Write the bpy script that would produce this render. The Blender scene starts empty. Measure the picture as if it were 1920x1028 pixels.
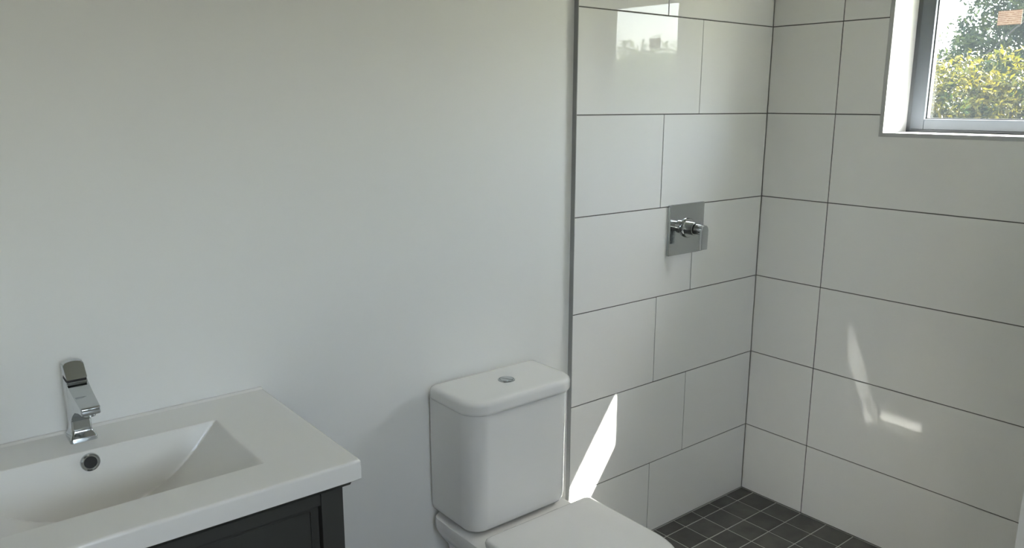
import bpy, bmesh, math, random
from mathutils import Vector, Matrix
random.seed(7)
S = bpy.context.scene
COL = S.collection

# ------------------------------------------------------------------ camera, sky, sun, exposure
cam_d = bpy.data.cameras.new('camera'); cam = bpy.data.objects.new('camera', cam_d); COL.objects.link(cam)
YAW, PITCH, ROLL = 0.6763, -0.2129, 0.0025
cam.location = (-2.5623, -1.7084, 1.5140)
_f = Vector((math.sin(YAW)*math.cos(PITCH), math.cos(YAW)*math.cos(PITCH), math.sin(PITCH)))
_r0 = Vector((math.cos(YAW), -math.sin(YAW), 0)); _u0 = _r0.cross(_f)
_r = math.cos(ROLL)*_r0 + math.sin(ROLL)*_u0; _u = -math.sin(ROLL)*_r0 + math.cos(ROLL)*_u0
cam.rotation_euler = Matrix((_r, _u, -_f)).transposed().to_euler()
cam_d.sensor_fit = 'HORIZONTAL'; cam_d.sensor_width = 36.0; cam_d.lens = 36.0*1479.0/1920.0
cam_d.clip_start = 0.02
S.camera = cam

SUN_TRAVEL = Vector((-1.73, 1.0, -2.39)).normalized()
w = bpy.data.worlds.new('world'); S.world = w; w.use_nodes = True
wn = w.node_tree.nodes; wl = w.node_tree.links
sky = wn.new('ShaderNodeTexSky'); sky.sky_type = 'NISHITA'; sky.sun_disc = False
sky.sun_elevation = math.radians(50); sky.sun_rotation = math.atan2(-SUN_TRAVEL.x, -SUN_TRAVEL.y)
sky.air_density = 1.0; sky.dust_density = 1.6; sky.ozone_density = 1.0
hsv = wn.new('ShaderNodeHueSaturation'); hsv.inputs['Saturation'].default_value = 0.55   # hazy, washed-out sky
wl.new(sky.outputs[0], hsv.inputs['Color']); wl.new(hsv.outputs[0], wn['Background'].inputs[0]); wn['Background'].inputs[1].default_value = 1.28

sd = bpy.data.lights.new('sun', 'SUN'); sun = bpy.data.objects.new('sun', sd); COL.objects.link(sun)
sd.energy = 78.0; sd.angle = math.radians(0.53); sd.color = (1.0, 0.95, 0.88)
sun.rotation_euler = SUN_TRAVEL.to_track_quat('-Z', 'Y').to_euler(); sun.location = (8, -5, 11)

ld = bpy.data.lights.new('ceiling_lamp_light', 'AREA'); lamp = bpy.data.objects.new('ceiling_lamp_light', ld)
COL.objects.link(lamp); ld.shape = 'DISK'; ld.size = 0.34; ld.energy = 4.5; ld.color = (1.0, 0.97, 0.93)
lamp.location = (-2.3, -2.35, 2.395)

S.view_settings.view_transform = 'Standard'; S.view_settings.look = 'None'
S.view_settings.gamma = 1.0; S.view_settings.use_curve_mapping = False
S.view_settings.exposure = 1.13
S.cycles.use_denoising = True
S.cycles.max_bounces = 14; S.cycles.diffuse_bounces = 10; S.cycles.glossy_bounces = 6; S.cycles.transparent_max_bounces = 12
S.cycles.sample_clamp_indirect = 6.0

# ------------------------------------------------------------------ materials
def principled(name, col, rough=0.5, metal=0.0, spec=0.5, coat=0.0, coat_rough=0.03):
    m = bpy.data.materials.new(name); m.use_nodes = True
    b = m.node_tree.nodes['Principled BSDF']
    b.inputs['Base Color'].default_value = (*col, 1); b.inputs['Roughness'].default_value = rough
    b.inputs['Metallic'].default_value = metal; b.inputs['Specular IOR Level'].default_value = spec
    b.inputs['Coat Weight'].default_value = coat; b.inputs['Coat Roughness'].default_value = coat_rough
    return m
def add_bump(m, scale, strength, dist=0.001, detail=2.0, coords='Object'):
    nt = m.node_tree; b = nt.nodes['Principled BSDF']
    tc = nt.nodes.new('ShaderNodeTexCoord'); n = nt.nodes.new('ShaderNodeTexNoise'); bp = nt.nodes.new('ShaderNodeBump')
    n.inputs['Scale'].default_value = scale; n.inputs['Detail'].default_value = detail
    bp.inputs['Strength'].default_value = strength; bp.inputs['Distance'].default_value = dist
    nt.links.new(tc.outputs[coords], n.inputs['Vector']); nt.links.new(n.outputs['Fac'], bp.inputs['Height'])
    nt.links.new(bp.outputs['Normal'], b.inputs['Normal'])
    return n
def add_mottle(m, c1, c2, scale, detail=4.0, per_object=0.0, lo=0.35, hi=0.65):
    nt = m.node_tree; b = nt.nodes['Principled BSDF']
    tc = nt.nodes.new('ShaderNodeTexCoord'); n = nt.nodes.new('ShaderNodeTexNoise'); r = nt.nodes.new('ShaderNodeValToRGB')
    n.inputs['Scale'].default_value = scale; n.inputs['Detail'].default_value = detail
    r.color_ramp.elements[0].position = lo; r.color_ramp.elements[1].position = hi
    r.color_ramp.elements[0].color = (*c1, 1); r.color_ramp.elements[1].color = (*c2, 1)
    nt.links.new(n.outputs['Fac'], r.inputs['Fac'])
    if per_object:
        oi = nt.nodes.new('ShaderNodeObjectInfo'); va = nt.nodes.new('ShaderNodeVectorMath'); va.operation = 'ADD'
        cb = nt.nodes.new('ShaderNodeCombineXYZ'); mu = nt.nodes.new('ShaderNodeMath'); mu.operation = 'MULTIPLY'; mu.inputs[1].default_value = 40
        nt.links.new(oi.outputs['Random'], mu.inputs[0]); nt.links.new(mu.outputs[0], cb.inputs[0]); nt.links.new(mu.outputs[0], cb.inputs[1])
        nt.links.new(tc.outputs['Object'], va.inputs[0]); nt.links.new(cb.outputs[0], va.inputs[1]); nt.links.new(va.outputs[0], n.inputs['Vector'])
        hs = nt.nodes.new('ShaderNodeHueSaturation'); mr = nt.nodes.new('ShaderNodeMapRange')
        mr.inputs['To Min'].default_value = 1-per_object; mr.inputs['To Max'].default_value = 1+per_object
        nt.links.new(oi.outputs['Random'], mr.inputs['Value']); nt.links.new(mr.outputs[0], hs.inputs['Value'])
        nt.links.new(r.outputs['Color'], hs.inputs['Color']); nt.links.new(hs.outputs['Color'], b.inputs['Base Color'])
    else:
        nt.links.new(tc.outputs['Object'], n.inputs['Vector']); nt.links.new(r.outputs['Color'], b.inputs['Base Color'])

M = {}
M['paint'] = principled('painted_plaster', (0.81, 0.815, 0.80), 0.55, spec=0.35); add_bump(M['paint'], 260, 0.10, 0.0006)
M['bounce_grey'] = principled('bounce_cutting_grey', (0.40, 0.40, 0.385), 0.6, spec=0.3); add_bump(M['bounce_grey'], 260, 0.10, 0.0006)  # grey made up for the unseen walls, to cut bounce light on the left
M['ceiling'] = principled('ceiling_paint', (0.80, 0.80, 0.78), 0.7, spec=0.2); add_bump(M['ceiling'], 200, 0.1, 0.0006)
M['tile'] = principled('gloss_white_tile', (0.79, 0.79, 0.78), 0.02, spec=0.23); add_bump(M['tile'], 3.2, 0.22, 0.004, 1.0)
M['grout'] = principled('grey_grout', (0.13, 0.13, 0.125), 0.85, spec=0.2); add_bump(M['grout'], 400, 0.3, 0.0006)
M['floor_grout'] = principled('light_grey_grout', (0.50, 0.49, 0.47), 0.85, spec=0.2); add_bump(M['floor_grout'], 400, 0.3, 0.0006)
M['floor_tile'] = principled('charcoal_floor_tile', (0.07, 0.07, 0.065), 0.5, spec=0.4)
add_mottle(M['floor_tile'], (0.068, 0.067, 0.063), (0.100, 0.098, 0.091), 14, 5, per_object=0.16); add_bump(M['floor_tile'], 120, 0.12, 0.001)
M['trim'] = principled('brushed_edge_trim', (0.30, 0.31, 0.31), 0.4, metal=0.1)
M['strip'] = principled('satin_metal_edge_strip', (0.42, 0.43, 0.44), 0.45, metal=0.0)
M['ceramic'] = principled('white_vitreous_china', (0.80, 0.80, 0.79), 0.10, spec=0.5, coat=0.3); add_bump(M['ceramic'], 5, 0.04, 0.002, 1)
M['basin'] = principled('white_polymarble', (0.79, 0.785, 0.765), 0.18, spec=0.5); add_bump(M['basin'], 6, 0.05, 0.002, 1)
M['chrome'] = principled('polished_chrome', (0.52, 0.545, 0.555), 0.07, metal=1.0)
_nt = M['chrome'].node_tree                     # faint water spotting: roughness only
_tc = _nt.nodes.new('ShaderNodeTexCoord'); _n = _nt.nodes.new('ShaderNodeTexNoise'); _mr = _nt.nodes.new('ShaderNodeMapRange')
_n.inputs['Scale'].default_value = 90; _mr.inputs['From Min'].default_value = 0.45; _mr.inputs['From Max'].default_value = 0.75
_mr.inputs['To Min'].default_value = 0.05; _mr.inputs['To Max'].default_value = 0.22
_nt.links.new(_tc.outputs['Object'], _n.inputs['Vector']); _nt.links.new(_n.outputs['Fac'], _mr.inputs['Value'])
_nt.links.new(_mr.outputs[0], _nt.nodes['Principled BSDF'].inputs['Roughness'])
M['black'] = principled('gap_shade_black', (0.012, 0.012, 0.012), 0.6)  # flat black that stands in for shade in gaps and holes
M['cabinet'] = principled('charcoal_satin_paint', (0.050, 0.051, 0.047), 0.42, spec=0.45); add_bump(M['cabinet'], 90, 0.05, 0.0006)
M['alu'] = principled('powder_coated_aluminium', (0.060, 0.070, 0.082), 0.45, spec=0.4); add_bump(M['alu'], 500, 0.08, 0.0003)
M['alu_dark'] = principled('dark_window_channel', (0.055, 0.062, 0.07), 0.5)
M['jamb'] = principled('white_gloss_jamb', (0.62, 0.62, 0.63), 0.35)
M['seal'] = principled('black_rubber_seal', (0.02, 0.02, 0.022), 0.5)
M['bark'] = principled('grey_bark', (0.022, 0.019, 0.016), 0.9); add_bump(M['bark'], 30, 0.6, 0.01)
M['ground'] = principled('dry_grass_ground', (0.16, 0.17, 0.08), 0.95); add_mottle(M['ground'], (0.12, 0.14, 0.05), (0.24, 0.22, 0.12), 1.5)
M['clad'] = principled('exterior_render', (0.55, 0.54, 0.50), 0.8)

def leaf_mat(name, c1, c2):
    m = bpy.data.materials.new(name); m.use_nodes = True; nt = m.node_tree
    for n in list(nt.nodes): nt.nodes.remove(n)
    out = nt.nodes.new('ShaderNodeOutputMaterial'); d = nt.nodes.new('ShaderNodeBsdfDiffuse'); t = nt.nodes.new('ShaderNodeBsdfTranslucent')
    g = nt.nodes.new('ShaderNodeBsdfGlossy'); g.inputs['Roughness'].default_value = 0.35
    mx = nt.nodes.new('ShaderNodeMixShader'); mx.inputs[0].default_value = 0.42
    mg = nt.nodes.new('ShaderNodeMixShader'); mg.inputs[0].default_value = 0.015
    tc = nt.nodes.new('ShaderNodeTexCoord'); n = nt.nodes.new('ShaderNodeTexNoise'); n.inputs['Scale'].default_value = 6.0; n.inputs['Detail'].default_value = 6
    r = nt.nodes.new('ShaderNodeValToRGB'); r.color_ramp.elements[0].color = (*c1, 1); r.color_ramp.elements[1].color = (*c2, 1)
    r.color_ramp.elements[0].position = 0.35; r.color_ramp.elements[1].position = 0.68
    nt.links.new(tc.outputs['Object'], n.inputs['Vector']); nt.links.new(n.outputs['Fac'], r.inputs['Fac'])
    nt.links.new(r.outputs['Color'], d.inputs['Color']); nt.links.new(r.outputs['Color'], t.inputs['Color'])
    nt.links.new(d.outputs[0], mx.inputs[1]); nt.links.new(t.outputs[0], mx.inputs[2])
    nt.links.new(mx.outputs[0], mg.inputs[1]); nt.links.new(g.outputs[0], mg.inputs[2]); nt.links.new(mg.outputs[0], out.inputs['Surface'])
    return m
M['leaf_yellow'] = leaf_mat('yellow_green_leaf', (0.009, 0.018, 0.003), (0.078, 0.062, 0.003))
M['leaf_lightened'] = leaf_mat('lightened_hedge_leaf', (0.12, 0.15, 0.10), (0.34, 0.37, 0.24))  # leaf colour lightened so the hedge's reflection reads brighter
M['leaf_green'] = leaf_mat('grey_green_leaf', (0.009, 0.020, 0.010), (0.048, 0.062, 0.015))

def glass_mat():
    m = bpy.data.materials.new('hazy_window_glass'); m.use_nodes = True; nt = m.node_tree
    for n in list(nt.nodes): nt.nodes.remove(n)
    out = nt.nodes.new('ShaderNodeOutputMaterial'); tr = nt.nodes.new('ShaderNodeBsdfTransparent'); gl = nt.nodes.new('ShaderNodeBsdfGlossy')
    tl = nt.nodes.new('ShaderNodeBsdfTranslucent'); fr = nt.nodes.new('ShaderNodeFresnel'); fr.inputs['IOR'].default_value = 1.5
    tr.inputs['Color'].default_value = (0.94, 0.96, 0.95, 1); gl.inputs['Roughness'].default_value = 0.0
    tl.inputs['Color'].default_value = (0.70, 0.84, 1.0, 1)  # bluish veil put into the pane to imitate haze
    a = nt.nodes.new('ShaderNodeMixShader'); a.inputs[0].default_value = GLASS_HAZE
    b = nt.nodes.new('ShaderNodeMixShader')
    nt.links.new(tr.outputs[0], a.inputs[1]); nt.links.new(tl.outputs[0], a.inputs[2])
    ge = nt.nodes.new('ShaderNodeNewGeometry'); io = nt.nodes.new('ShaderNodeMapRange')   # leaving the sheet counts like entering it
    io.inputs['To Min'].default_value = 1.5; io.inputs['To Max'].default_value = 1/1.5
    nt.links.new(ge.outputs['Backfacing'], io.inputs['Value']); nt.links.new(io.outputs[0], fr.inputs['IOR'])
    nt.links.new(fr.outputs[0], b.inputs[0]); nt.links.new(a.outputs[0], b.inputs[1]); nt.links.new(gl.outputs[0], b.inputs[2])
    nt.links.new(b.outputs[0], out.inputs['Surface'])
    return m
GLASS_HAZE = 0.003
M['glass'] = glass_mat()

def sticker_mat():
    m = principled('printed_paper_sticker', (0.75, 0.6, 0.5), 0.6); nt = m.node_tree; b = nt.nodes['Principled BSDF']
    tc = nt.nodes.new('ShaderNodeTexCoord'); sp = nt.nodes.new('ShaderNodeSeparateXYZ'); nt.links.new(tc.outputs['Object'], sp.inputs[0])
    wv = nt.nodes.new('ShaderNodeTexWave'); wv.wave_type = 'BANDS'; wv.bands_direction = 'Z'; wv.inputs['Scale'].default_value = 55; wv.inputs['Distortion'].default_value = 0.6
    n = nt.nodes.new('ShaderNodeTexNoise'); n.inputs['Scale'].default_value = 160
    mu = nt.nodes.new('ShaderNodeMath'); mu.operation = 'MULTIPLY'
    r = nt.nodes.new('ShaderNodeValToRGB'); r.color_ramp.elements[0].position = 0.30; r.color_ramp.elements[1].position = 0.42
    r.color_ramp.elements[0].color = (0.47, 0.41, 0.37, 1); r.color_ramp.elements[1].color = (0.27, 0.19, 0.16, 1)
    nt.links.new(tc.outputs['Object'], wv.inputs['Vector']); nt.links.new(tc.outputs['Object'], n.inputs['Vector'])
    nt.links.new(wv.outputs['Fac'], mu.inputs[0]); nt.links.new(n.outputs['Fac'], mu.inputs[1])
    nt.links.new(mu.outputs[0], r.inputs['Fac']); nt.links.new(r.outputs['Color'], b.inputs['Base Color'])
    out = nt.nodes['Material Output']; t = nt.nodes.new('ShaderNodeBsdfTranslucent'); mx = nt.nodes.new('ShaderNodeMixShader'); mx.inputs[0].default_value = 0.25
    nt.links.new(r.outputs['Color'], t.inputs['Color'])
    nt.links.new(b.outputs[0], mx.inputs[1]); nt.links.new(t.outputs[0], mx.inputs[2]); nt.links.new(mx.outputs[0], out.inputs['Surface'])
    return m
M['sticker'] = sticker_mat()

# ------------------------------------------------------------------ helpers
def obj(name, bm, mat, parent=None, smooth=None, loc=None):
    me = bpy.data.meshes.new(name)
    bmesh.ops.recalc_face_normals(bm, faces=bm.faces[:])
    bm.to_mesh(me); bm.free(); me.materials.append(M[mat] if isinstance(mat, str) else mat)
    o = bpy.data.objects.new(name, me); COL.objects.link(o)
    if parent: o.parent = parent
    if loc: o.location = loc
    if smooth:
        me.polygons.foreach_set('use_smooth', [True]*len(me.polygons)); me.set_sharp_from_angle(angle=math.radians(smooth))
        wm = o.modifiers.new('weighted', 'WEIGHTED_NORMAL'); wm.keep_sharp = True
    return o
def struct(o): o['kind'] = 'structure'; return o
def thing(name, label, cat, loc=(0, 0, 0), group=None):
    o = bpy.data.objects.new(name, None); COL.objects.link(o); o.location = loc; o.empty_display_size = 0.1
    o['label'] = label; o['category'] = cat
    if group: o['group'] = group
    return o
def box(bm, x0, x1, y0, y1, z0, z1, bev=0.0, seg=2):
    vs = [bm.verts.new(v) for v in ((x0,y0,z0),(x1,y0,z0),(x1,y1,z0),(x0,y1,z0),(x0,y0,z1),(x1,y0,z1),(x1,y1,z1),(x0,y1,z1))]
    fs = [bm.faces.new([vs[i] for i in f]) for f in ((3,2,1,0),(4,5,6,7),(0,1,5,4),(1,2,6,5),(2,3,7,6),(3,0,4,7))]
    if bev:
        es = list({e for f in fs for e in f.edges})
        bmesh.ops.bevel(bm, geom=es, offset=bev, segments=seg, profile=0.5, affect='EDGES')
    return bm
def B(*a, **k): return box(bmesh.new(), *a, **k)
def prism(bm, pts, axis, a0, a1, bev=0.0, seg=2):
    """extrude a polygon (list of 2D) along axis 'x','y','z' from a0 to a1"""
    def P(p, a): return {'x': (a, p[0], p[1]), 'y': (p[0], a, p[1]), 'z': (p[0], p[1], a)}[axis]
    lo = [bm.verts.new(P(p, a0)) for p in pts]; hi = [bm.verts.new(P(p, a1)) for p in pts]
    n = len(pts); fs = [bm.faces.new(lo[::-1]), bm.faces.new(hi)]
    fs += [bm.faces.new((lo[i], lo[(i+1) % n], hi[(i+1) % n], hi[i])) for i in range(n)]
    if bev:
        es = list({e for f in fs for e in f.edges})
        bmesh.ops.bevel(bm, geom=es, offset=bev, segments=seg, profile=0.5, affect='EDGES')
    return bm
def lathe(bm, prof, c, axis, n=40):
    """prof: list of (r, h) along +axis direction vector from centre c; closed at ends where r==0"""
    ax = Vector(axis).normalized(); t = Vector((0, 0, 1)) if abs(ax.z) < 0.9 else Vector((1, 0, 0))
    u = ax.cross(t).normalized(); v = ax.cross(u); c = Vector(c); rings = []
    for r, h in prof:
        if r == 0: rings.append([bm.verts.new(c+ax*h)])
        else: rings.append([bm.verts.new(c+ax*h+(u*math.cos(2*math.pi*k/n)+v*math.sin(2*math.pi*k/n))*r) for k in range(n)])
    for a, b in zip(rings, rings[1:]):
        for k in range(n):
            f = [a[k % len(a)], a[(k+1) % n % len(a)], b[(k+1) % n % len(b)], b[k % len(b)]]
            f = [x for i, x in enumerate(f) if x not in f[:i]]
            if len(f) > 2: bm.faces.new(f)
    return bm
def rr(x0, x1, y0, y1, rf, rb, n=8):
    """rounded rectangle outline; rf = radius of the front (y0) corners, rb = of the back ones"""
    pts = []
    for cx, cy, r, a in ((x1-rf, y0+rf, rf, -90), (x1-rb, y1-rb, rb, 0), (x0+rb, y1-rb, rb, 90), (x0+rf, y0+rf, rf, 180)):
        for k in range(n+1):
            t = math.radians(a+90*k/n); pts.append((cx+r*math.cos(t), cy+r*math.sin(t)))
    return pts
def loft(bm, secs, n=8):
    """secs: list of (z, x0, x1, y0, y1, rf, rb)"""
    rings = [[bm.verts.new((x, y, s[0])) for x, y in rr(*s[1:], n=n)] for s in secs]
    for a, b in zip(rings, rings[1:]):
        m = len(a)
        for k in range(m): bm.faces.new((a[k], a[(k+1) % m], b[(k+1) % m], b[k]))
    bm.faces.new(rings[0][::-1]); bm.faces.new(rings[-1])
    return bm

# ------------------------------------------------------------------ room shell
H = 0.302; Z0 = 0.0284
ROW = [0.0]+[i*H-Z0 for i in range(1, 9)]+[2.45]      # tile row boundaries
CEIL = 2.45; XL = -3.25; YF = -3.05; TX = -0.951; TY = -1.120
WY0, WY1, WZ0, WZ1 = -1.022, -0.434, 1.424, 1.985     # window opening
WX = 0.155                                            # depth of the reveal
bm = bmesh.new(); box(bm, XL-0.12, 0.20, YF-0.12, 0.12, -0.12, -0.0020)
floor = struct(obj('floor', bm, 'floor_grout'))
bm = bmesh.new(); box(bm, XL, 0.2, YF, 0.12, CEIL, CEIL+0.12); struct(obj('ceiling', bm, 'ceiling'))
bm = bmesh.new(); box(bm, XL, 0.20, 0.016, 0.13, -0.006, CEIL)
wall_back = struct(obj('wall_back', bm, 'paint'))
bm = bmesh.new(); box(bm, XL-0.12, XL, YF, 0.12, -0.006, CEIL); struct(obj('wall_left', bm, 'bounce_grey'))
# front wall (behind the camera) with an opening for the added fill window
FX0, FX1, FZ0, FZ1 = -2.75, -1.85, 1.2, 2.0
bm = bmesh.new()
box(bm, XL, FX0, YF-0.12, YF, -0.006, CEIL); box(bm, FX1, 0.2, YF-0.12, YF, -0.006, CEIL)
box(bm, FX0, FX1, YF-0.12, YF, -0.006, FZ0); box(bm, FX0, FX1, YF-0.12, YF, FZ1, CEIL)
struct(obj('wall_front', bm, 'bounce_grey'))
# right wall round the window opening
bm = bmesh.new()
for y0, y1, z0, z1 in ((YF, WY0, -0.006, CEIL), (WY1, 0.016, -0.006, CEIL), (WY0, WY1, -0.006, WZ0), (WY0, WY1, WZ1, CEIL)):
    box(bm, 0.010, 0.22, y0, y1, z0, z1)
box(bm, 0.0, 0.010, YF, TY-0.004, -0.006, CEIL)
wall_right = struct(obj('wall_right', bm, 'paint'))
# stub wall at the near end of the shower
bm = B(-0.52, 0.0, -1.22, -1.1205, -0.006, CEIL, bev=0.003); struct(obj('wall_end', bm, 'paint', smooth=40))

# ------------------------------------------------------------------ wall tiles, one by one
G = 0.0016                                            # half a joint
def tile_tilt(o, ax):
    o.rotation_euler = (random.uniform(-.0012, .0012), random.uniform(-.0012, .0012), 0) if ax else (random.uniform(-.0012, .0012), 0, random.uniform(-.0012, .0012))
bm = B(TX, 0.0, 0.0022, 0.0162, 0.0, CEIL); obj('grout', bm, 'grout', wall_back)
XA, XB = -0.566, -0.3905
for r in range(len(ROW)-1):
    xj = XA if r % 2 == 0 else XB
    for x0, x1 in ((TX+0.0005, xj-G), (xj+G, -0.0016)):
        z0, z1 = ROW[r]+(G if r else 0.003), ROW[r+1]-G
        cx, cz = (x0+x1)/2, (z0+z1)/2
        o = obj('tile', B(x0-cx, x1-cx, 0.0, 0.011, z0-cz, z1-cz, bev=0.0012, seg=2), 'tile', wall_back, smooth=40, loc=(cx, 0, cz))
        o.rotation_euler = (random.uniform(-.0010, .0010), 0, random.uniform(-.0010, .0010))
bm = bmesh.new()
EDGE = 0.0125                                         # metal edge strip round the window
oy0, oy1, oz0, oz1 = WY0-EDGE, WY1+EDGE, WZ0-EDGE, WZ1+EDGE
for y0, y1, z0, z1 in ((TY, oy0, 0, CEIL), (oy1, 0.0, 0, CEIL), (oy0, oy1, 0, oz0), (oy0, oy1, oz1, CEIL)):
    box(bm, 0.0022, 0.0102, y0, y1, z0, z1)
obj('grout', bm, 'grout', wall_right)
YJ = -0.2651
def rtile(pts):
    cy = sum(p[0] for p in pts)/len(pts); cz = sum(p[1] for p in pts)/len(pts)
    o = obj('tile', prism(bmesh.new(), [(a-cy, b-cz) for a, b in pts], 'x', 0.0, 0.009, bev=0.0012), 'tile', wall_right, smooth=40, loc=(0, cy, cz))
    o.rotation_euler = (0, random.uniform(-.0010, .0010), random.uniform(-.0010, .0010))
def rect(a, b, c, d): return [(a, c), (b, c), (b, d), (a, d)]
for r in range(len(ROW)-1):
    z0, z1 = ROW[r]+(G if r else 0.003), ROW[r+1]-G
    rtile(rect(YJ+G, -0.0016, z0, z1))
    y0, y1 = TY+0.0005, YJ-G
    g = 0.0008
    if z1 < oz0 or z0 > oz1: rtile(rect(y0, y1, z0, z1))
    elif z0 < oz0: rtile([(y0, z0), (y1, z0), (y1, z1), (oy1+g, z1), (oy1+g, oz0-g), (oy0-g, oz0-g), (oy0-g, z1), (y0, z1)])
    elif z1 > oz1: rtile([(y0, z0), (oy0-g, z0), (oy0-g, oz1+g), (oy1+g, oz1+g), (oy1+g, z0), (y1, z0), (y1, z1), (y0, z1)])
    else:
        rtile(rect(oy1+g, y1, z0, z1)); rtile(rect(y0, oy0-g, z0, z1))
# metal tile edge at the left end of the shower wall
bm = B(TX-0.0025, TX, -0.0006, 0.0165, 0.0, CEIL, bev=0.0006, seg=1); struct(obj('trim_1', bm, 'trim', smooth=40))

# ------------------------------------------------------------------ shower floor tiles
P = 0.1045
xs = [0.0]+[-0.1035-P*i for i in range(9)]; ys = [0.0]+[-0.056-P*i for i in range(11)]
xs[-1] = max(xs[-1], TX); ys[-1] = max(ys[-1], TY)
shared = {}
for i in range(len(xs)-1):
    for j in range(len(ys)-1):
        x1, x0, y1, y0 = xs[i]-0.0019, xs[i+1]+0.0019, ys[j]-0.0019, ys[j+1]+0.0019
        key = (round(x1-x0, 4), round(y1-y0, 4)); c = ((x0+x1)/2, (y0+y1)/2, 0)
        if key in shared:
            o = bpy.data.objects.new('floor_tile', shared[key]); COL.objects.link(o); o.parent = floor; o.location = c
        else:
            o = obj('floor_tile', B(-key[0]/2, key[0]/2, -key[1]/2, key[1]/2, -0.008, -0.0008, bev=0.001, seg=1), 'floor_tile', floor, loc=c)
            shared[key] = o.data
        o.location.z = random.uniform(-.0004, .0004); o.rotation_euler = (random.uniform(-.003, .003), random.uniform(-.003, .003), 0)
# plain floor of the rest of the room in larger tiles of the same stone
q = 0.45
for i in range(6):
    for j in range(8):
        x1, y1 = TX-0.003-q*i, 0.012-q*j
        x0, y0 = max(x1-q, XL)+0.003, max(y1-q, YF)+0.003
        if x1-x0 > 0.02 and y1-y0 > 0.02:
            obj('floor_tile', B(x0, x1, y0, y1, -0.008, -0.0008, bev=0.001, seg=1), 'floor_tile', floor)

# ------------------------------------------------------------------ the window over the shower
bm = bmesh.new()                                       # outer channel of the frame
t = 0.014
FD = 0.205
for y0, y1, z0, z1 in ((WY1-t, WY1, WZ0, WZ1), (WY0, WY0+t, WZ0, WZ1), (WY0+t, WY1-t, WZ0, WZ0+t*0.7), (WY0+t, WY1-t, WZ1-t, WZ1)):
    box(bm, WX, FD, y0, y1, z0, z1, bev=0.001, seg=1)
win = struct(obj('window_1', bm, 'alu_dark', smooth=40))
ST = 0.044
sy0, sy1, sz0, sz1 = WY0+t, WY1-t, WZ0+t*0.7, WZ1-t
def rail(y0, y1, z0, z1, nm): obj(nm, B(WX-0.004, FD-0.008, y0, y1, z0, z1, bev=0.0025, seg=2), 'alu', win, smooth=40)
rail(sy1-ST, sy1, sz0, sz1, 'sash_stile'); rail(sy0, sy0+ST, sz0, sz1, 'sash_stile')
rail(sy0+ST, sy1-ST, sz0, sz0+0.034, 'sash_rail'); rail(sy0+ST, sy1-ST, sz1-0.034, sz1, 'sash_rail')
gy0, gy1, gz0, gz1 = sy0+ST, sy1-ST, sz0+0.034, sz1-0.034
bm = bmesh.new(); s = 0.003
for y0, y1, z0, z1 in ((gy0, gy0+s, gz0, gz1), (gy1-s, gy1, gz0, gz1), (gy0+s, gy1-s, gz0, gz0+s), (gy0+s, gy1-s, gz1-s, gz1)):
    box(bm, 0.166, 0.182, y0, y1, z0, z1)
obj('glazing_seal', bm, 'seal', win)
bm = B(0.172, 0.176, gy0+0.001, gy1-0.001, gz0+0.001, gz1-0.001); obj('glass_pane', bm, 'glass', win)
o = obj('sticker', B(-0.0003, 0.0003, -0.033, 0.033, -0.021, 0.021), 'sticker', win, loc=(0.1713, -0.703, 1.772))
o['label'] = 'small pinkish printed paper sticker on the glass'
# white reveal linings and sill
for y0, y1, z0, z1, nm in ((WY1-0.0008, WY1+0.010, WZ0, WZ1, 'reveal_lining'), (WY0-0.010, WY0+0.0008, WZ0, WZ1, 'reveal_lining'),
                           (WY0-0.010, WY1+0.010, WZ0-0.010, WZ0+0.0008, 'sill'), (WY0-0.010, WY1+0.010, WZ1-0.0008, WZ1+0.010, 'reveal_lining')):
    obj(nm, B(0.0003, WX, y0, y1, z0, z1), 'jamb', win)
# metal edge strip round the opening, flush with the tiles
for pts in ([(oy1, oz0), (oy1, oz1), (WY1, WZ1), (WY1, WZ0)], [(oy0, oz0), (WY0, WZ0), (WY0, WZ1), (oy0, oz1)],
            [(oy0, oz0), (oy1, oz0), (WY1, WZ0), (WY0, WZ0)], [(oy0, oz1), (WY0, WZ1), (WY1, WZ1), (oy1, oz1)]):
    obj('edge_strip', prism(bmesh.new(), pts, 'x', -0.0008, 0.011), 'strip', win)
# roof overhang outside that cuts the sun
bm = B(0.22, 0.60, -3.4, 2.0, 2.43, 2.60); struct(obj('roof_eave', bm, 'clad'))
# unseen window added behind the camera for fill light
bm = bmesh.new()
for x0, x1, z0, z1 in ((FX0, FX0+.05, FZ0, FZ1), (FX1-.05, FX1, FZ0, FZ1), (FX0+.05, FX1-.05, FZ0, FZ0+.05), (FX0+.05, FX1-.05, FZ1-.05, FZ1), ((FX0+FX1)/2-.025, (FX0+FX1)/2+.025, FZ0+.05, FZ1-.05)):
    box(bm, x0, x1, YF-0.09, YF-0.03, z0, z1, bev=0.003)
fill_win = struct(obj('fill_window', bm, 'alu', smooth=40))
obj('glass_pane', B(FX0+.05, FX1-.05, YF-.064, YF-.060, FZ0+.05, FZ1-.05), 'glass', fill_win)
# ceiling lamp behind the camera
lt = thing('ceiling_lamp', 'round white flush ceiling lamp above the middle of the room', 'lamp', (-2.3, -2.35, 2.45))
obj('lamp_base', lathe(bmesh.new(), [(0, 0), (0.20, 0), (0.20, -0.045), (0.185, -0.05), (0.175, -0.045), (0.175, -0.03), (0, -0.03)], (0, 0, 0), (0, 0, 1)), 'jamb', lt, smooth=40)

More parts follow.
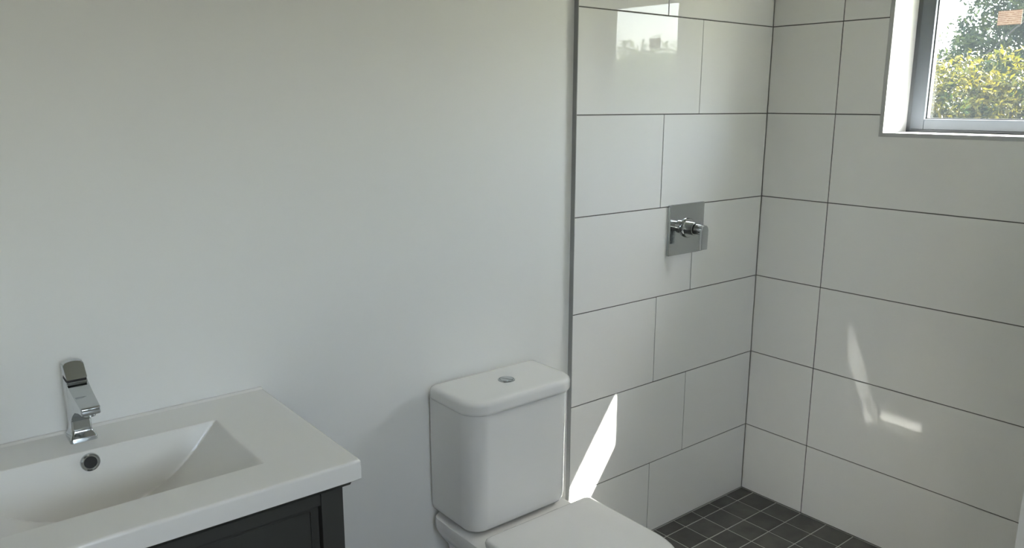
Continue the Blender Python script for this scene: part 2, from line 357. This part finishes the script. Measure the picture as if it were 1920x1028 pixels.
# ------------------------------------------------------------------ vanity cabinet
VX1, VX0 = -1.926, -2.700; VZ = 0.865; VYF = -0.470; VTH = 0.040
cx1, cx0, cyf, cyb = -1.956, -2.678, -0.446, 0.014
cab = thing('vanity_cabinet', 'charcoal painted vanity cabinet under the white basin top', 'cabinet', (-2.313, -0.22, 0))
def part(name, bm, mat, parent=None, root=None, smooth=40, label=None):
    par = parent
    o = obj(name, bm, mat, None, smooth)
    # keep world coordinates while parenting
    o.parent = par; base = root if root is not None else par
    o.matrix_parent_inverse = Matrix.Translation(-Vector(base.location)) if base is not None else Matrix()
    if label: o['label'] = label
    return o
CT = VZ-VTH                                            # top of the cabinet
bm = bmesh.new()
box(bm, cx0, cx0+.018, cyf+.02, cyb, 0.10, CT); box(bm, cx1-.018, cx1, cyf+.02, cyb, 0.10, CT)
box(bm, cx0+.018, cx1-.018, cyf+.02, cyb, 0.10, 0.118); box(bm, cx0+.018, cx1-.018, cyb-.012, cyb, 0.118, CT)
box(bm, cx0+.018, cx1-.018, cyf+.06, cyf+.075, 0.0, 0.10)
part('carcass', bm, 'cabinet', cab)
PW = 0.044
for x0 in (cx0, cx1-PW): part('post', B(x0, x0+PW, cyf, cyf+0.045, 0.0, CT, bev=0.0012), 'cabinet', cab)
part('rail', B(cx0+PW+.0006, cx1-PW-.0006, cyf+.001, cyf+.02, CT-0.040, CT, bev=0.001), 'cabinet', cab)
part('rail', B(cx0+PW+.0006, cx1-PW-.0006, cyf+.001, cyf+.02, 0.10, 0.135, bev=0.001), 'cabinet', cab)
part('moulding', prism(bmesh.new(), [(cyf+.002, CT-0.016), (cyf-.004, CT-.014), (cyf-.010, CT-.006), (cyf-.014, CT-.004), (cyf-.014, CT-.0004), (cyf+.002, CT-.0004)], 'x', cx0-.014, cx1+.014), 'cabinet', cab)
part('moulding', prism(bmesh.new(), [(cx1-.002, CT-0.016), (cx1+.004, CT-.014), (cx1+.010, CT-.006), (cx1+.014, CT-.004), (cx1+.014, CT-.0004), (cx1-.002, CT-.0004)], 'y', cyf+.0022, cyb), 'cabinet', cab)
def inset_door(x0, x1, z0, z1, name):
    g = 0.0018; x0 += g; x1 -= g; z0 += g; z1 -= g
    yf = cyf+.011
    # moulded bead frame standing round a recessed flat panel
    bm = bmesh.new(); bw = 0.013
    prof = [(0, 0.018), (0, 0.001), (0.002, 0.0), (0.006, 0.0005), (0.009, 0.004), (bw, 0.0065), (bw, 0.018)]
    rings = []
    for d, h in prof:
        rings.append([bm.verts.new(v) for v in ((x0+d, yf+h, z0+d), (x1-d, yf+h, z0+d), (x1-d, yf+h, z1-d), (x0+d, yf+h, z1-d))])
    for a, b in zip(rings, rings[1:]+rings[:1]):
        for k in range(4): bm.faces.new((a[k], a[(k+1) % 4], b[(k+1) % 4], b[k]))
    d = part(name, bm, 'cabinet', cab, smooth=50)
    p = obj('panel', B(x0+bw+.0004, x1-bw-.0004, yf+.0075, yf+.016, z0+bw+.0004, z1-bw-.0004, bev=.0008, seg=1), 'cabinet', None, 40)
    p.parent = d
    return d
zt = CT-0.0405
xm = (cx0+cx1)/2
inset_door(cx0+PW, xm, 0.1355, zt, 'door'); inset_door(xm, cx1-PW, 0.1355, zt, 'door')

# ------------------------------------------------------------------ vanity basin top
bas = thing('vanity_basin', 'white moulded vanity basin top with rectangular scooped bowl', 'basin', (-2.313, -0.22, VZ-VTH))
BX, BHW, BY0, BY1 = -2.313, 0.238, -0.373, -0.112
def sstep(t): t = max(0, min(1, t)); return t*t*(3-2*t)
def top_z(x, y):
    dx = abs(x-BX)
    if dx >= BHW or y <= BY0 or y >= BY1: d = 0.0
    else:
        ds = 0.128*(1-(dx/BHW)**2.3)
        db = (BY1-y)*5.5; df = (y-BY0)*3.2
        k = 0.010
        def smin(a, b):
            h = max(k-abs(a-b), 0)/k
            return min(a, b)-h*h*k*0.25
        d = max(0.0, smin(smin(ds, db), df))
        d = d*d/(d+0.004)                              # soft rolled rim
    lip = 0.0035*sstep((y-0.004)/0.006)
    return VZ-d+lip
def lin(a, b, n): return [a+(b-a)*i/n for i in range(n)]
R = 0.006
gx = lin(VX0+R, BX-BHW-.004, 10)+lin(BX-BHW-.004, BX-BHW+.02, 10)+lin(BX-BHW+.02, BX+BHW-.02, 70)+lin(BX+BHW-.02, BX+BHW+.004, 10)+lin(BX+BHW+.004, VX1-R, 10)+[VX1-R]
gy = lin(VYF+R, BY0-.004, 8)+lin(BY0-.004, BY0+.05, 26)+lin(BY0+.05, BY1-.035, 30)+lin(BY1-.035, BY1+.004, 26)+lin(BY1+.004, -.006, 8)+lin(-.006, .004, 4)+lin(.004, .012, 8)+[.012, .0155]
bm = bmesh.new()
gv = [[bm.verts.new((x, y, top_z(x, y))) for x in gx] for y in gy]
for j in range(len(gy)-1):
    for i in range(len(gx)-1): bm.faces.new((gv[j][i], gv[j][i+1], gv[j+1][i+1], gv[j+1][i]))
# rolled edges and apron: left, front, right as one skirt
path = [gv[j][0] for j in range(len(gy)-1, -1, -1)]+gv[0][1:]+[gv[j][-1] for j in range(1, len(gy))]
prev = path
def skirt_pt(v, k):
    x, y, z = v.co
    a = math.radians(15*k) if k <= 6 else math.radians(90)
    off, dz = R*math.sin(a), R*(1-math.cos(a))
    if k == 7: dz = VTH-0.002-(0)
    if k == 8: off, dz = R-0.0025, VTH
    nx = ny = 0
    if x <= VX0+R+1e-6: nx = -1
    if x >= VX1-R-1e-6: nx = 1
    if y <= VYF+R+1e-6: ny = -1
    if nx and ny: nx *= .7071; ny *= .7071
    zz = z-dz if k <= 6 else VZ-dz
    return (x+nx*off, y+ny*off, zz)
for k in range(1, 9):
    cur = [bm.verts.new(skirt_pt(v, k)) for v in path]
    for i in range(len(path)-1): bm.faces.new((prev[i], cur[i], cur[i+1], prev[i+1]))
    prev = cur
bowl = part('basin', bm, 'basin', bas, smooth=35)
bowl.modifiers.clear()
# overflow ring, with a black disc standing in for shade in the hole
oz = 0.843; oy = BY1-(VZ-oz)/5.5-.0012
part('overflow_ring', lathe(bmesh.new(), [(0.0115, 0.001), (0.0115, 0.0035), (0.0135, 0.0045), (0.0165, 0.0035), (0.0175, 0.0), (0.0175, -0.004), (0.0115, -0.004), (0.0115, 0.001)], (-2.316, oy, oz), (0, -1, 0.16)), 'chrome', bas, label='chrome overflow ring', smooth=40)
part('overflow_shade', lathe(bmesh.new(), [(0, 0.0012), (0.0117, 0.0012), (0.0117, -0.004), (0, -0.004)], (-2.316, oy, oz), (0, -1, 0.16)), 'black', bas, label='black disc for the shade in the overflow opening', smooth=40)
part('drain', lathe(bmesh.new(), [(0, 0.006), (0.022, 0.005), (0.030, 0.002), (0.032, -0.004), (0, -0.004)], (BX, -0.24, VZ-0.124), (0, 0, 1)), 'chrome', bas, label='chrome drain plug', smooth=40)

# ------------------------------------------------------------------ basin tap
TXC = -2.313
tap = thing('basin_tap', 'chrome single lever basin mixer tap on the white basin top', 'tap', (TXC, -0.035, VZ))
def tapsec(bm, secs, n=4):
    loft(bm, secs, n); return bm
hw = 0.0215
bm = bmesh.new()                                       # flared foot and column
loft(bm, [(VZ-.002, TXC-.0240, TXC+.0240, -.063, -.008, .005, .005), (VZ+.006, TXC-.0240, TXC+.0240, -.063, -.008, .005, .005),
          (VZ+.0085, TXC-.0232, TXC+.0232, -.0622, -.009, .005, .005),
          (VZ+.016, TXC-.0195, TXC+.0195, -.057, -.012, .005, .005), (VZ+.021, TXC-.0180, TXC+.0180, -.0545, -.013, .005, .005),
          (VZ+.045, TXC-.0175, TXC+.0175, -.0525, -.013, .005, .005), (VZ+.075, TXC-.0180, TXC+.0180, -.054, -.012, .005, .005), (VZ+.100, TXC-.0188, TXC+.0188, -.057, -.012, .005, .005),
          (VZ+.118, TXC-.0190, TXC+.0190, -.062, -.012, .005, .005), (VZ+.124, TXC-.0186, TXC+.0186, -.061, -.0125, .005, .005)], 5)
part('body', bm, 'chrome', tap, smooth=35)
bm = bmesh.new()                                       # spout: slab sweeping down and forward
prism(bm, [(-.052, VZ+.123), (-.064, VZ+.1195), (-.085, VZ+.114), (-.110, VZ+.109), (-.165, VZ+.1045), (-.168, VZ+.102), (-.168, VZ+.0905), (-.165, VZ+.088), (-.140, VZ+.087), (-.105, VZ+.080), (-.080, VZ+.066), (-.064, VZ+.050), (-.052, VZ+.040)], 'x', TXC-.0185, TXC+.0185, bev=.0028, seg=3)
for v in bm.verts: v.co.x = TXC+(v.co.x-TXC)*(1-0.12*max(0, min(1, (-.060-v.co.y)/.11)))   # narrows a little to the outlet
spout = part('spout', bm, 'chrome', tap, smooth=35)
part('aerator', lathe(bmesh.new(), [(0, 0), (.0105, 0), (.0105, -.006), (.009, -.006), (.009, -.003), (0, -.003)], (TXC, -.150, VZ+.0885), (0, 0, 1), 24), 'chrome', tap, smooth=40)
part('lever_gap_shade', B(TXC-.0168, TXC+.0168, -.058, -.016, VZ+.120, VZ+.1285), 'black', tap, smooth=None, label='black block for the shade in the gap under the lever')  # solid black block standing in for shade under the lever
bm = bmesh.new()                                       # lever: upright paddle with an arched top
pts = []
lw = 0.0185
for k in range(13):
    t = math.radians(180*k/12); pts.append((TXC+lw*math.cos(t), VZ+.150+.0065*math.sin(t)))
pts += [(TXC-lw*.97, VZ+.1285), (TXC+lw*.97, VZ+.1285)]
prism(bm, pts, 'y', -.064, -.016, bev=.002, seg=2)
for v in bm.verts:                                     # the paddle thins to a blade: its face leans back, its back stays upright
    t = max(0.0, (v.co.z-(VZ+.1285))/.036)
    v.co.y = -.016+(v.co.y+.016)*(1-.80*t**0.8)+.004*t
part('lever', bm, 'chrome', tap, smooth=35)

# ------------------------------------------------------------------ toilet
TC = -1.298
toi = thing('toilet', 'white close coupled toilet with closed lid against the back wall', 'toilet', (TC, -0.35, 0))
TW = 0.176
bm = bmesh.new()                                       # tank body, tapering a little downwards
def ts(z, d, yf, r): return (z, TC-TW+d, TC+TW-d, yf, 0.012, r, .012)
loft(bm, [ts(.402, .016, -.176, .040), ts(.405, .009, -.183, .047), ts(.411, .005, -.187, .051), ts(.424, .0025, -.1895, .054), ts(.55, .0015, -.191, .055), ts(.735, .0, -.194, .056), ts(.742, .001, -.193, .056)], 10)
part('tank', bm, 'ceramic', toi, smooth=35)
LW = TW+.0075
def ls(z, d): return (z, TC-LW+d, TC+LW-d, -.203+d, -0.004-d*.5, .060-d*.5, .012)
bm = loft(bmesh.new(), [ls(.7355, .007), ls(.7365, .0035), ls(.740, .0008), ls(.745, 0), ls(.761, 0), ls(.7665, .0008), ls(.7705, .0030), ls(.7728, .0066), ls(.7738, .012), ls(.774, .024)], 10)
part('tank_lid', bm, 'ceramic', toi, smooth=35)
FB = (TC+.008, -.100, .774)
part('button_ring', lathe(bmesh.new(), [(0, -.002), (.0235, -.002), (.0235, .0015), (.022, .003), (.0195, .003), (.0188, .001), (0, .001)], FB, (0, 0, 1)), 'chrome', toi, smooth=40, label='chrome ring of the flush button')
for sgn in (1, -1):
    pts = [(FB[0]+.0183*math.cos(math.radians(a)), FB[1]+.0183*math.sin(math.radians(a))) for a in (range(-60, 121, 12) if sgn > 0 else range(126, 295, 12))]
    part('flush_button', prism(bmesh.new(), pts, 'z', FB[2]+.0005, FB[2]+.0038, bev=.0009), 'chrome', toi, smooth=40, label='chrome flush button half')
bm = bmesh.new()                                       # pan with skirted base and rear deck
def ps(z, hw, yf, rf, yb=0.004, rb=.03): return (z, TC-hw, TC+hw, yf, yb, rf, rb)
loft(bm, [ps(0, .170, -.58, .150), ps(.035, .170, -.58, .150), ps(.048, .166, -.576, .146), ps(.065, .150, -.56, .130), ps(.12, .130, -.56, .118), ps(.25, .126, -.60, .118), ps(.295, .138, -.628, .130), ps(.325, .160, -.650, .150), ps(.345, .172, -.660, .162),
          ps(.360, .177, -.665, .170), ps(.378, .178, -.666, .171), ps(.387, .176, -.664, .169), ps(.392, .168, -.656, .162)], 12)
part('pan', bm, 'ceramic', toi, smooth=35)
SW = .188
TS = TC+.009
def ss(z, d): z -= .016; return (z, TS-SW+d, TS+SW-d, -.672+d, -.236-d, .178-d, .020-d*.4)
part('seat', loft(bmesh.new(), [ss(.4055, .004), ss(.408, .002), ss(.418, .002), ss(.420, .004)], 14), 'ceramic', toi, smooth=35)
part('seat_lid', loft(bmesh.new(), [ss(.4215, .004), ss(.4235, .001), ss(.433, .000), ss(.438, .0015), ss(.4415, .005), ss(.4430, .011), ss(.4438, .03)], 14), 'ceramic', toi, smooth=35)
for sx in (-.075, .075):
    part('hinge', lathe(bmesh.new(), [(0, -.02), (.010, -.02), (.010, .02), (0, .02)], (TC+sx, -.226, .4025), (1, 0, 0), 20), 'ceramic', toi, smooth=40)

# ------------------------------------------------------------------ shower mixer
mx = thing('shower_mixer', 'chrome square shower mixer with lever handle on the white tiled wall', 'shower valve', (-.4375, 0, 1.103))
AX = (-.4375, 0, 1.103)
part('wall_plate', B(-.5290, -.3480, -.0115, 0.0006, 1.013, 1.186, bev=.0035, seg=3), 'chrome', mx, smooth=35)
Y = (0, -1, 0)
part('flange', lathe(bmesh.new(), [(0, .010), (.0335, .010), (.034, .012), (.033, .019), (.031, .021), (0, .021)], AX, Y), 'chrome', mx, smooth=40)
part('sleeve', lathe(bmesh.new(), [(0, .02), (.0225, .02), (.0225, .0465), (.0215, .048), (0, .048)], AX, Y), 'chrome', mx, smooth=40)
part('handle_gap_shade', lathe(bmesh.new(), [(0, .047), (.018, .047), (.018, .0515), (0, .0515)], AX, Y), 'black', mx, smooth=40, label='black disc for the shade in the gap behind the handle')  # solid black disc standing in for shade behind the handle
hub = part('handle_hub', lathe(bmesh.new(), [(0, .051), (.0165, .051), (.0175, .052), (.0175, .078), (.0165, .079), (0, .079)], AX, Y), 'chrome', mx, smooth=40)
pts = [(AX[0]+.0165*math.cos(math.radians(a)), AX[2]+.0165*math.sin(math.radians(a))) for a in range(0, 181, 15)]+[(AX[0]-.0155, AX[2]-.066), (AX[0]+.0155, AX[2]-.066)]
part('lever', prism(bmesh.new(), pts, 'y', -.0875, -.0755, bev=.0018, seg=2), 'chrome', mx, smooth=35)

# ------------------------------------------------------------------ outside: ground, shrubs and trees
GZ = -0.5
struct(obj('ground', B(0.3, 60, -45, 45, GZ-.3, GZ), 'ground'))
def foliage(blobs, n, size, seed):
    rnd = random.Random(seed); vs = []; fs = []
    tot = sum(b[3]**2 for b in blobs)
    for b in blobs:
        m = int(n*b[3]**2/tot); clumps = []
        for _ in range(max(8, m//55)):                 # sprays of leaves spread over the crown
            while True:
                d = Vector((rnd.uniform(-1, 1), rnd.uniform(-1, 1), rnd.uniform(-1, 1)))
                if 0.05 < d.length < 1: break
            d.normalize(); rad = b[3]*(0.45+0.6*rnd.random()**0.6)
            clumps.append((d, Vector(b[:3])+Vector((d.x*rad, d.y*rad, d.z*rad*b[4])), size*rnd.uniform(1.6, 3.4)))
        for _ in range(m):
            d, c, sp = clumps[rnd.randrange(len(clumps))]
            p = c+Vector((rnd.gauss(0, 1), rnd.gauss(0, 1), rnd.gauss(0, .75)))*sp*.8
            nrm = (d*0.6+Vector((rnd.gauss(0, 1), rnd.gauss(0, 1), rnd.gauss(0, 1)))*0.6).normalized()
            u = nrm.cross(Vector((rnd.gauss(0, 1), rnd.gauss(0, 1), rnd.gauss(0, 1)))).normalized(); v = nrm.cross(u)
            s = size*(0.6+0.8*rnd.random()); k = len(vs)
            vs += [p-u*s, p+v*s*.42+nrm*s*.12, p+u*s, p-v*s*.42+nrm*s*.12]; fs.append((k, k+1, k+2, k+3))
    me = bpy.data.meshes.new('foliage'); me.from_pydata([tuple(v) for v in vs], [], fs)
    return me
def limb(bm, pts, r0, r1, n=8):
    rings = []
    for i, p in enumerate(pts):
        p = Vector(p); q = Vector(pts[min(i+1, len(pts)-1)])-Vector(pts[max(i-1, 0)]); q.normalize()
        u = q.cross(Vector((0.3, 1, 0.2))).normalized(); v = q.cross(u); r = r0+(r1-r0)*i/(len(pts)-1)
        rings.append([bm.verts.new(p+(u*math.cos(2*math.pi*k/n)+v*math.sin(2*math.pi*k/n))*r) for k in range(n)])
    for a, b in zip(rings, rings[1:]):
        for k in range(n): bm.faces.new((a[k], a[(k+1) % n], b[(k+1) % n], b[k]))
    bm.faces.new(rings[0][::-1]); bm.faces.new(rings[-1])
def tree(name, label, cat, base, trunk, branches, blobs, n, size, mat, seed, group=None):
    t = thing(name, label, cat, base, group); b0 = Vector(base)
    bm = bmesh.new(); limb(bm, [Vector(p)-b0 for p in trunk], .09 if cat == 'tree' else .04, .04 if cat == 'tree' else .015); obj('trunk', bm, 'bark', t, 60)
    for br in branches:
        bm = bmesh.new(); limb(bm, [Vector(p)-b0 for p in br], .014, .007, 6); obj('branch', bm, 'bark', t, 60)
    me = foliage([(x-b0.x, y-b0.y, z-b0.z, r, k) for x, y, z, r, k in blobs], n, size, seed)
    me.materials.append(M[mat]); o = bpy.data.objects.new('foliage', me); COL.objects.link(o); o.parent = t; o['kind'] = 'stuff'
    return t
tree('shrub', 'yellow green leafy shrub low outside the window', 'shrub', (7.4, 2.2, GZ),
     [(7.4, 2.2, GZ), (7.4, 2.2, 0.4), (7.35, 2.25, 1.3)], [[(7.4, 2.2, .4), (7.2, 1.9, 1.0), (7.1, 1.7, 1.5)], [(7.4, 2.2, .5), (7.3, 2.5, 1.1), (7.2, 2.7, 1.6)]],
     [(7.3, 2.65, 1.55, .50, 1.0), (7.2, 2.15, 1.50, .58, 1.0), (7.3, 1.65, 1.45, .58, .95), (7.3, 3.1, 1.1, .55, 1.0), (7.3, 1.15, 1.2, .55, 1.0), (7.4, 2.2, .8, .9, 1.0), (7.4, 2.9, .4, .8, 1), (7.4, 1.5, .4, .8, 1)], 32000, .036, 'leaf_yellow', 3)
tree('tree', 'tall grey green tree behind the yellow green shrub', 'tree', (10.6, 2.6, GZ),
     [(10.6, 2.6, GZ), (10.6, 2.6, 1.0), (10.5, 2.7, 2.2), (10.5, 2.8, 3.4)],
     [[(10.6, 2.7, 2.0), (10.0, 3.0, 2.3), (9.7, 3.4, 2.55)], [(9.6, 3.0, 2.2), (9.6, 2.7, 2.5), (9.6, 2.3, 2.85)], [(10.5, 2.7, 2.4), (10.4, 3.2, 2.8), (10.3, 3.6, 3.1)]],
     [(10.2, 3.3, 2.0, .62, 1.0), (10.1, 2.75, 2.35, .72, 1.0), (10.2, 3.15, 2.7, .55, 1.0), (10.3, 2.3, 2.9, .75, 1.0), (10.4, 2.9, 3.4, .65, 1.0), (10.4, 1.9, 2.1, .8, 1.0), (10.6, 2.3, 3.8, .8, 1.0), (10.3, 3.8, 1.4, .6, 1.0), (10.4, 3.0, 1.4, .8, 1.0), (10.6, 1.5, 3.0, .7, 1.0)], 34000, .040, 'leaf_green', 5)
k = 0
for bx, by, h, lab in ((8.0, -7.8, 2.40, 'green hedge shrub outside, leaves lightened to brighten its image in the upper shower tiles'),):
    k += 1
    tree('shrub', lab, 'shrub', (bx, by, GZ), [(bx, by, GZ), (bx, by, .5), (bx+.1, by+.1, 1.4)], [],
         [(bx, by-.5, h-.62, .66, 1), (bx, by+.5, h-.66, .66, 1), (bx-.1, by, h-.5, .55, 1), (bx, by, .6, .9, 1), (bx, by+.4, .3, .7, 1), (bx, by-.4, .3, .7, 1)], 18000, .055, 'leaf_lightened', 20+k)
